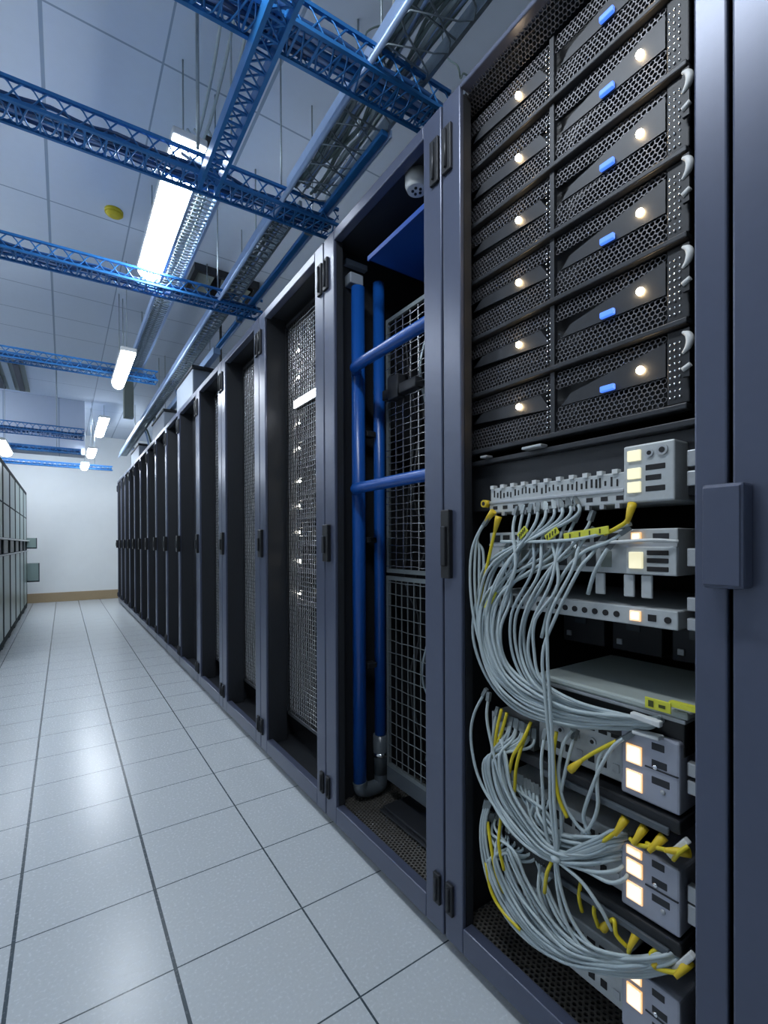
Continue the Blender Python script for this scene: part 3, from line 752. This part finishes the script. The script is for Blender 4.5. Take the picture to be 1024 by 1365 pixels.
# lower three switches
def lower(z0, z1, ya, label, lamps, m='face2'):
    t = empty('network_switch', (XE, .5, z0), label, 'network switch', 'panels in the near rack')
    MB().box(PP+.016, XE+.35, .40, ya, z0, z1).build('body', 'face', t, .003)
    b = MB().box(PP, XE+.33, .347, .442, z0-.006, z1).build('lamp_block', m, t, .004)
    for (y0, y1, za, zb) in lamps: lampw(PP-.004, y0, y1, za, zb, b)
    for k in range(3): MB().box(PP-.0008, PP+.001, .362+.004*k, .390, z0+.03+k*.028, z0+.042+k*.028).build('slot', 'dark', b, .001)
    MB().ball((PP-.001, .372, z0+.022), .004, .5).build('button', 'alu', b); MB().ball((PP-.001, .384, z0+.058), .004, .5).build('button', 'chrome', b)
    MB().box(PP-.002, PP+.002, .349, .400, (z0+z1)/2-.001, (z0+z1)/2+.001).build('seam', 'dark', b)
    for k in range(4):
        ring(t, .47+k*.034, (z0+z1)/2, .007, PP+.016)
    n = int((ya-.45)/.024)
    for k in range(n):
        y = .452+k*.024
        MB().box(PP+.0145, PP+.018, y, y+.016, z1-.034, z1-.018).build('port', 'hole', t)
        MB().box(PP+.0145, PP+.018, y+.001, y+.013, z0+.016, z0+.03).build('port', 'hole' if k % 3 else 'alu', t)
    if z0 > .3:
        MB().box(PP-.004, XE+.3, .345, .70, z0-.034, z0-.012).build('tray', 'black', t, .003)
        MB().box(PP-.010, PP-.003, .36, .60, z0-.040, z0-.028).build('tray_edge', 'fitting', t, .002)
    return t
t = lower(.572, .682, .625, 'upper grey switch with two tall lit windows below the silver slab', [(.404, .432, .622, .656), (.403, .432, .577, .612)])
b = MB().prism([(PP+.014, .636, .556), (PP+.014, .752, .556), (PP+.014, .752, .612), (PP+.014, .636, .612)], (.2, 0, 0)).build('port_panel', 'alu', t)
for k in range(5):
    for z in (.564, .588): MB().box(PP+.0125, PP+.015, .644+k*.022, .658+k*.022, z, z+.015).build('port', 'hole', b)
lower(.378, .480, .72, 'middle grey switch with three lit windows and yellow plugs', [(.404, .432, .466, .478), (.403, .432, .431, .459), (.403, .432, .387, .420)])
lower(.165, .272, .72, 'lowest grey switch with two lit windows near the rack base', [(.405, .431, .252, .268), (.404, .432, .205, .244)])
# pale ear tabs on the right hand rail
for k, (v, hgt) in enumerate(((610, 22), (637, 20), (743, 24), (806, 18), (833, 16), (1028, 18), (1052, 18), (1195, 22), (1222, 26))):
    c = pix(927, v, X=.815); hh = hgt/625*.75/2
    o = MB().box(.812, .826, .312, EY0-.002, c.z-hh, c.z+hh).build('ear_tab', 'alu', bevel=.002)
    tag(o, f'small pale tab on the right rail of the near rack, {["first","second","third","fourth","fifth","sixth","seventh","eighth","ninth"][k]} from the top', 'tab', 'pale tabs on the right rail')

# ---------------------------------------------------------------- patch cables
def cable(pts, r=.0033, m='cgrey', label='', group='', plug=None, ends=None, name='patch_cable', per=7):
    """pts: (u, v, X) stations; each is a real point X metres right of the lens"""
    P = [pix(u, v, X=x) for u, v, x in pts]
    sp = spline(P, per)
    o = MB().tube(sp, r, 7).build(name, m); tag(o, label, 'cable', group or None)
    if plug:
        A, B = sp[0], sp[min(5, len(sp)-1)]; d = (B-A).normalized()
        if plug == 'boot':
            MB().tube([A-d*.006, A+d*.004, A+d*.03], [.0078, .0070, .0036], 10).build('boot', 'boot', o, label='yellow tapered plug boot')
        elif plug == 'clear':
            MB().bar(A-d*.004, A+d*.016, .009, .008).build('plug', 'wiredull', o)
    if ends == 'boot':
        A, B = sp[-1], sp[-6]; d = (B-A).normalized()
        MB().tube([A-d*.006, A+d*.004, A+d*.028], [.0078, .0070, .0036], 10).build('boot', 'boot', o, label='yellow tapered plug boot')
    return o
def jit(pts, s, sx=.004): return [(u+rnd(-s, s), v+rnd(-s, s), x+rnd(-sx, sx)) for u, v, x in pts]
def bundle(n, starts, path, spread, label, group, end=None, plug='clear', m=('cgrey', 'cgrey', 'cgrey2'), r=.0033, xoff=.012):
    """n cables; each leaves a port in `starts`, keeps its own place across the bundle, follows `path`"""
    for k in range(n):
        f = (k+.5)/n*2-1
        pts = list(starts[k % len(starts)])
        for j, (u, v, x, w) in enumerate(path):
            # direction across the path at this station
            u2, v2 = path[min(j+1, len(path)-1)][:2]; u1, v1 = path[max(j-1, 0)][:2]
            L = math.hypot(u2-u1, v2-v1) or 1; nx, ny = -(v2-v1)/L, (u2-u1)/L
            ff = f*w+rnd(-.12, .12)*w
            pts.append((u+nx*ff, v+ny*ff, x+rnd(-xoff, xoff)*.6+((k*.37) % 1-.5)*xoff))
        if end: pts += [e for e in end[k % len(end)]]
        cable(pts, r*rnd(.92, 1.06), m[k % len(m)], label, group, plug)

# A: from the patch panel ports, sweeping round to the left and back to the right under the slab
ports = [(u, 680-(u-675)*.165, .801) for u in (690, 699, 708, 718, 728, 738, 748, 758, 768, 776, 788)]
stA = []
for k, (u, v, x) in enumerate(ports):
    stA.append([(u, v, x), (u-6, v+28, .788)])
bundle(9, [[a_, b_] for a_, b_ in stA[:9]],
       [(672, 752, .782, 20), (652, 800, .780, 19), (648, 850, .778, 17), (664, 900, .778, 16), (700, 935, .780, 17), (760, 957, .785, 13), (830, 962, .792, 8), (872, 962, .800, 5), (884, 958, .818, 4)],
       1.0, 'grey patch cable in the top bundle sweeping left and round below the patch panel', 'cables of the top bundle')
bundle(8, [[(u, 722, .803), (u-10, 742, .792)] for u in (680, 700, 722, 745, 765, 690, 712, 735)],
       [(668, 790, .785, 18), (654, 838, .784, 17), (664, 886, .782, 14), (700, 922, .784, 13), (752, 944, .788, 11), (815, 958, .794, 7), (862, 966, .802, 5), (876, 960, .818, 4)],
       1.0, 'grey patch cable in the top bundle starting from the tagged switch', 'cables of the tagged switch bundle')
bundle(6, [[(u, v, .803), (u-12, v+26, .790)] for u, v in ((748, 690), (760, 688), (770, 686), (790, 684), (735, 692), (724, 694), (752, 716), (772, 716))],
       [(726, 770, .780, 22), (700, 822, .778, 20), (698, 870, .778, 17), (716, 912, .780, 11), (762, 942, .784, 10), (826, 956, .790, 6), (866, 962, .800, 4), (878, 957, .818, 3)],
       1.0, 'grey patch cable in the inner loops hanging before the thin strip panel', 'cables of the inner loops')
# outer left loops
lab = 'grey cable looping closest to the left post of the near rack'
for k in range(4):
    cable([(656-2*k, 684+3*k, .785), (640-2*k+rnd(-2, 2), 706+4*k, .782), (629+5*k, 735, .776+.006*k), (627+6*k, 780, .774+.006*k), (633+5*k, 830, .776+.006*k), (648+3*k, 880, .780), (676+3*k, 918, .782), (730, 950+3*k, .785), (800, 964+2*k, .790), (850, 966+2*k, .798)],
          .0032, 'cgrey', lab, 'outer left loop cables', 'boot' if k == 0 else 'clear')
# long near vertical droppers
for k, (u0, v0_) in enumerate(((806, 715), (790, 705))):
    cable([(u0, v0_, .800), (u0-18, v0_+25, .785), (772-9*k, 760, .772), (742-9*k, 820, .768-.004*k), (724+6*k, 870, .764), (727+6*k, 930, .764), (733+4*k, 1000, .766), (734+5*k, 1070, .768), (740+3*k, 1125, .772), (741, 1143, .776)],
          .0033, 'cgrey', 'long grey cable dropping straight down in front of all bundles', 'long straight dropping cables', 'clear')
for k, pts in enumerate(([(818, 722, .796), (806, 738, .785), (792, 765, .782), (784, 792, .790)], [(838, 705, .797), (812, 722, .786), (780, 735, .784), (755, 760, .783), (735, 800, .782), (722, 850, .780)])):
    cable(pts, .0036, 'cgrey', ['short pale cable hanging from the tagged switch with a free end', 'pale cable crossing from the lamp block down to the left'][k], '', 'clear')
cable([(668, 722, .790), (720, 722, .782), (765, 719, .780), (800, 712, .782), (842, 698, .796)], .0034, 'cgrey', 'grey cable lying level across the front of the tagged switch', '')
cable([(795, 724, .79), (830, 722, .785), (870, 720, .788), (905, 722, .80)], .003, 'white', 'white cable lying level across the lamp block of the tagged switch', '')

# B: second bundle, from beneath the first one round to the middle switch
bundle(13, [[(u, v, .806), (u-5, v+22, .794)] for u, v in ((668, 950), (675, 955), (683, 958), (690, 962), (698, 966), (705, 970), (712, 974), (664, 945), (672, 952), (680, 957), (688, 960), (695, 964), (702, 968))],
       [(660, 1010, .785, 15), (668, 1056, .782, 16), (694, 1100, .780, 15), (730, 1136, .780, 9), (776, 1146, .784, 8), (818, 1138, .798, 8), (836, 1132, .820, 7)],
       1.0, 'grey patch cable in the middle bundle curving down to the middle switch', 'cables of the middle bundle')
bundle(9, [[(u, v, .806), (u+2, v+20, .796)] for u, v in ((685, 1030), (695, 1036), (705, 1042), (715, 1048), (722, 1052), (690, 1034), (700, 1040), (710, 1046), (728, 1056))],
       [(716, 1090, .792, 16), (742, 1118, .788, 12), (786, 1128, .790, 14), (820, 1122, .798, 10), (838, 1118, .820, 8)],
       1.0, 'grey patch cable in the inner strands running into the middle switch', 'inner strands at the middle switch')
for k, pts in enumerate((
    [(648, 920, .785), (632, 952, .780), (628, 985, .780), (636, 1030, .780), (655, 1068, .780), (690, 1110, .780), (740, 1142, .784)],
    [(652, 925, .785), (649, 955, .780), (655, 990, .780), (668, 1040, .778), (690, 1080, .778), (716, 1118, .780), (742, 1144, .784)],
    [(728, 975, .79), (722, 1010, .775), (724, 1060, .772), (728, 1110, .775), (740, 1144, .782)],
    [(770, 965, .80), (752, 990, .785), (745, 1030, .780), (752, 1070, .780), (770, 1100, .785), (784, 1112, .79)],
    [(768, 975, .80), (758, 1010, .785), (748, 1060, .780), (748, 1110, .780), (741, 1144, .784)],
    [(842, 978, .797), (818, 995, .785), (800, 1025, .780), (784, 1065, .780), (778, 1090, .785), (786, 1112, .79)],
    [(830, 985, .797), (802, 1004, .786), (796, 1040, .782), (797, 1075, .782), (788, 1100, .786), (776, 1112, .79)])):
    cable(pts, .0034, 'cgrey', 'single grey cable looping in front of the upper lit switch', 'single loops around the upper switch', 'clear')
for k in range(7):
    a_ = rnd(-6, 6)
    cable([(741, 1144+rnd(-2, 2), .776), (765, 1138+a_, .776), (795, 1128+a_*1.6, .780), (820, 1116+a_*1.5, .796), (838, 1108+k*5, .820)], .0033, 'cgrey' if k % 2 else 'cgrey2',
          'grey cable fanning out from the knot to the middle switch', 'cables fanning from the knot')
for k, pts in enumerate(([(744, 1147, .776), (780, 1160, .778), (812, 1176, .780), (832, 1172, .788), (840, 1158, .818)], [(744, 1148, .776), (790, 1162, .778), (822, 1160, .788), (838, 1146, .820)],
                         [(746, 1150, .776), (775, 1175, .778), (800, 1210, .780), (816, 1240, .790)], [(742, 1148, .776), (748, 1185, .778), (762, 1225, .778), (790, 1262, .782), (835, 1280, .795)],
                         [(740, 1148, .776), (744, 1190, .778), (755, 1230, .778), (780, 1266, .782), (830, 1284, .795)])):
    cable(pts, .0035, 'cgrey', 'grey cable trailing below the knot in front of the middle switch', 'cables below the knot')
# C: lower bundle
bundle(15, [[(u, v, .806), (u-4, v+22, .796)] for u, v in ((655, 1085), (664, 1082), (672, 1090), (682, 1096), (690, 1104), (700, 1112), (708, 1118), (650, 1078), (660, 1088), (668, 1092), (678, 1098), (686, 1106), (694, 1112), (704, 1120), (712, 1126))],
       [(668, 1140, .784, 21), (684, 1182, .782, 23), (714, 1230, .782, 22), (756, 1268, .784, 16), (810, 1284, .790, 9), (850, 1284, .792, 7), (886, 1280, .796, 6), (906, 1272, .815, 5)],
       1.0, 'grey patch cable in the bottom bundle curving to the lowest switch', 'cables of the bottom bundle')
bundle(6, [[(u, v, .806), (u, v+20, .798)] for u, v in ((716, 1130), (724, 1136), (730, 1142), (720, 1134), (727, 1140), (735, 1148))],
       [(722, 1190, .790, 12), (744, 1236, .788, 13), (786, 1270, .790, 9), (842, 1280, .794, 6), (880, 1276, .797, 5), (900, 1270, .815, 4)],
       1.0, 'grey patch cable in the inner side of the bottom bundle', 'inner cables of the bottom bundle')
for k in range(3):
    cable([(648+3*k, 1068, .79), (641+3*k, 1100, .784), (643+4*k, 1140, .782), (655+5*k, 1185, .782), (682+6*k, 1232, .782), (726+5*k, 1270, .784), (790, 1294-3*k, .788), (850, 1302-4*k, .797), (896, 1294-3*k, .80)], .0033, 'cgrey',
          'grey cable on the outermost curve just above the rack base', 'outermost bottom cables', 'clear')
# yellow cables
Y = [
 ([(664, 692, .790), (657, 720, .784), (650, 752, .782), (642, 790, .782), (640, 830, .782)], 'yellow cable dropping from the left end of the patch panel', 'boot'),
 ([(842, 676, .797), (836, 694, .786), (822, 704, .784), (806, 712, .786)], 'short thick yellow cable under the patch panel lamp block', 'boot'),
 ([(669, 945, .795), (662, 975, .786), (660, 1005, .786), (664, 1040, .79)], 'yellow cable at the left side of the middle bundle', None),
 ([(676, 950, .795), (668, 978, .788), (660, 1000, .788)], 'second yellow cable at the left side, crossing the first', None),
 ([(708, 962, .795), (698, 985, .780), (684, 1008, .779), (679, 1030, .782)], 'upper yellow cable hanging before the left port panel', None),
 ([(703, 975, .795), (694, 1000, .780), (688, 1025, .779), (686, 1055, .782)], 'lower yellow cable hanging before the left port panel', None),
 ([(763, 1024, .778), (778, 1012, .778), (798, 1000, .783), (822, 988, .790)], 'yellow booted cable slanting before the upper switch ports', 'boot'),
 ([(742, 975, .79), (738, 1010, .774), (744, 1060, .772), (756, 1090, .775)], 'yellow green cable hanging among the long droppers', None),
 ([(650, 1095, .79), (655, 1130, .780), (662, 1165, .780), (672, 1190, .786)], 'yellow cable in the left side of the bottom bundle', None),
 ([(668, 1088, .79), (665, 1125, .778), (672, 1160, .780)], 'bright yellow cable inside the bottom bundle', None),
 ([(648, 1150, .781), (654, 1185, .779), (668, 1212, .779), (694, 1240, .780)], 'yellow cable lying along the outermost bottom curve', None),
 ([(736, 1148, .779), (729, 1165, .776), (726, 1190, .78)], 'short yellow cable hanging below the knot', None),
 ([(832, 1094, .797), (822, 1108, .785), (806, 1120, .784), (790, 1126, .788)], 'yellow booted cable, leftmost plug over the middle switch', 'boot'),
 ([(857, 1106, .797), (850, 1116, .787), (843, 1122, .790)], 'short yellow booted cable, second plug over the middle switch', 'boot'),
 ([(882, 1118, .797), (870, 1128, .786), (850, 1126, .785), (840, 1118, .79)], 'yellow booted cable, third plug over the middle switch', 'boot'),
 ([(914, 1136, .800), (896, 1134, .788), (876, 1130, .786), (862, 1124, .79)], 'yellow cable, rightmost plug over the middle switch', 'boot'),
 ([(898, 1146, .797), (906, 1136, .788), (918, 1128, .795)], 'short yellow cable crossing beside the rightmost plug', None),
 ([(806, 1236, .800), (818, 1226, .786), (822, 1246, .784), (836, 1262, .79)], 'yellow cable, leftmost one over the lowest switch', 'boot'),
 ([(850, 1242, .800), (842, 1258, .786), (838, 1270, .790)], 'yellow booted cable, second plug over the lowest switch', 'boot'),
 ([(888, 1272, .800), (874, 1284, .787), (868, 1272, .79), (880, 1262, .797)], 'yellow looped cable, third plug over the lowest switch', 'boot'),
 ([(918, 1284, .802), (904, 1296, .788), (880, 1292, .787), (862, 1284, .79)], 'yellow cable, rightmost plug over the lowest switch', 'boot'),
 ([(775, 1172, .80), (772, 1195, .79), (776, 1215, .80)], 'short green yellow cable behind the bottom bundle, left', None),
 ([(794, 1196, .80), (792, 1216, .79), (798, 1236, .80)], 'short green yellow cable behind the bottom bundle, right', None),
]
for pts, lb, bt in Y: cable(pts, .0036, 'cyel', lb, 'yellow cables', bt, name='yellow_cable')
# white clip plugs at the right ends
for (u, v, lb) in ((905, 1130, 'white plug clip at the right end of the middle switch'), (912, 1282, 'white plug clip at the right end of the lowest switch'), (866, 962, 'white plug clip above the upper switch')):
    A, B = pix(u-12, v+10, X=.80), pix(u+12, v-10, X=.80)
    if v < 1000: A, B = pix(842, 952, X=.782), pix(882, 966, X=.782)
    o = MB().bar(A, B, .012, .010).build('plug_clip', 'white', bevel=.002); tag(o, lb, 'plug')
# yellow tags over the tagged switch
for (a_, b_) in (((846, 974), (882, 984)),):
    o = MB().bar(pix(*a_, X=.795), pix(*b_, X=.795), .02, .006).build('cover_strip', 'white', bevel=.002); tag(o, 'short white strip lying on the top edge of the upper switch', 'strip')
tags = (((692, 716), (702, 704), 'yellow tag over the tagged switch, leftmost'), ((728, 718), (744, 706), 'yellow tag over the tagged switch, second from left'), ((752, 716), (812, 706), 'long yellow tag strip over the tagged switch'), ((648, 812), (660, 788), 'yellow tag hanging left of the thin strip panel'))
for (a_, b_, lb) in tags:
    A, B = pix(*a_, X=.780), pix(*b_, X=.780)
    t = empty('cable_tag', (A+B)/2, lb, 'tag', 'yellow cable tags')
    MB().bar(A, B, .003, .014).build('tag_body', 'tag', t, .001)
    ik = MB(); n = 4
    for k in range(n):
        c = A.lerp(B, (k+.7)/(n+.5)); ik.box(c.x-.0026, c.x-.0014, c.y-.0012, c.y+.0012, c.z-.004, c.z+.004)
    ik.build('print', 'ink', t)
# cable tie ring at the knot
c = pix(741, 1145, X=.772)
o = MB().ball((c.x, c.y, c.z), .010, .8, 1, .7).build('cable_tie', 'cgrey'); tag(o, 'grey tie knot gathering the cables before the middle switch', 'cable tie')

# ---------------------------------------------------------------- low glass cabinets on the left
CX = -.478; CH = 1.812
cy = [5.05, 5.80, 6.50, 7.20, 7.90, 8.60, 9.30]
cl_names = ['nearest, cut by the left picture edge', 'second nearest', 'third nearest', 'third from the far wall', 'second from the far wall', 'last before the far wall']
for i in range(6):
    y0, y1 = cy[i], cy[i+1]-.006
    t = empty('glass_cabinet', (CX-.3, (y0+y1)/2, 0), f'low dark framed cabinet with pale green glass doors, {cl_names[i]}', 'glass cabinet', 'glass cabinets along the left')
    fr = MB()
    for ya, yb in ((y0, y0+.045), (y1-.045, y1)): fr.box(CX-.04, CX, ya, yb, .03, CH)
    for za, zb in ((.03, .09), (CH-.045, CH), (.885, .91), (1.045, 1.07)): fr.box(CX-.04, CX, y0+.045, y1-.045, za, zb)
    fr.build('frame', 'greenrail', t, .003)
    b = MB().box(CX-.62, CX-.045, y0+.004, y1-.004, .03, CH-.003).build('carcass', 'greenrail', t, .003)
    for za, zb in ((.09, .885), (1.07, CH-.045)):
        d = MB().box(CX-.012, CX-.003, y0+.045, y1-.045, za, zb).build('glass_door', 'glass', t)
        if za > 1: MB().box(CX-.003, CX+.001, y0+.045, y1-.045, 1.40, 1.412).build('glazing_bar', 'greenrail', d)
    MB().box(CX-.024, CX-.012, y0+.045, y1-.045, .91, 1.045).build('drawer_front', 'plastic', t)
    MB().box(CX-.002, CX+.035, y0, y1, 1.045, 1.062).build('ledge', 'white', t, .003)
    MB().box(CX-.002, CX+.022, y0, y1, .892, .905).build('ledge', 'alu', t, .003)
    for y in (y0+.05, y1-.05):
        MB().box(CX-.06, CX-.004, y-.03, y+.03, 0, .03).build('foot', 'dark', t, .003)
for (z0, z1, xe, lb) in ((.93, 1.10, .115, 'small pale green glass flap at the cabinet end, upper one'), (.40, .70, .145, 'small pale green glass flap at the cabinet end, lower one')):
    t = empty('glass_flap', (CX, 9.33, z0), lb, 'glass panel')
    MB().box(CX-.02, CX+xe, 9.305, 9.315, z0+.02, z1).build('pane', 'glass', t)
    MB().box(CX-.02, CX+xe, 9.30, 9.32, z0, z0+.02).build('bottom_rail', 'greenrail', t); MB().box(CX+xe, CX+xe+.014, 9.30, 9.32, z0, z1).build('edge_post', 'fitting', t)

# ---------------------------------------------------------------- world, view
w = bpy.data.worlds.new('world'); S.world = w; w.use_nodes = True
w.node_tree.nodes['Background'].inputs['Color'].default_value = (.6, .75, 1, 1); w.node_tree.nodes['Background'].inputs['Strength'].default_value = .05
S.view_settings.view_transform = 'Standard'; S.view_settings.look = 'None'; S.view_settings.gamma = 1; S.view_settings.exposure = 0.3
S.view_settings.use_curve_mapping = False
S.cycles.use_denoising = True
S.cycles.max_bounces = 10; S.cycles.diffuse_bounces = 5
S.cycles.sample_clamp_indirect = 6
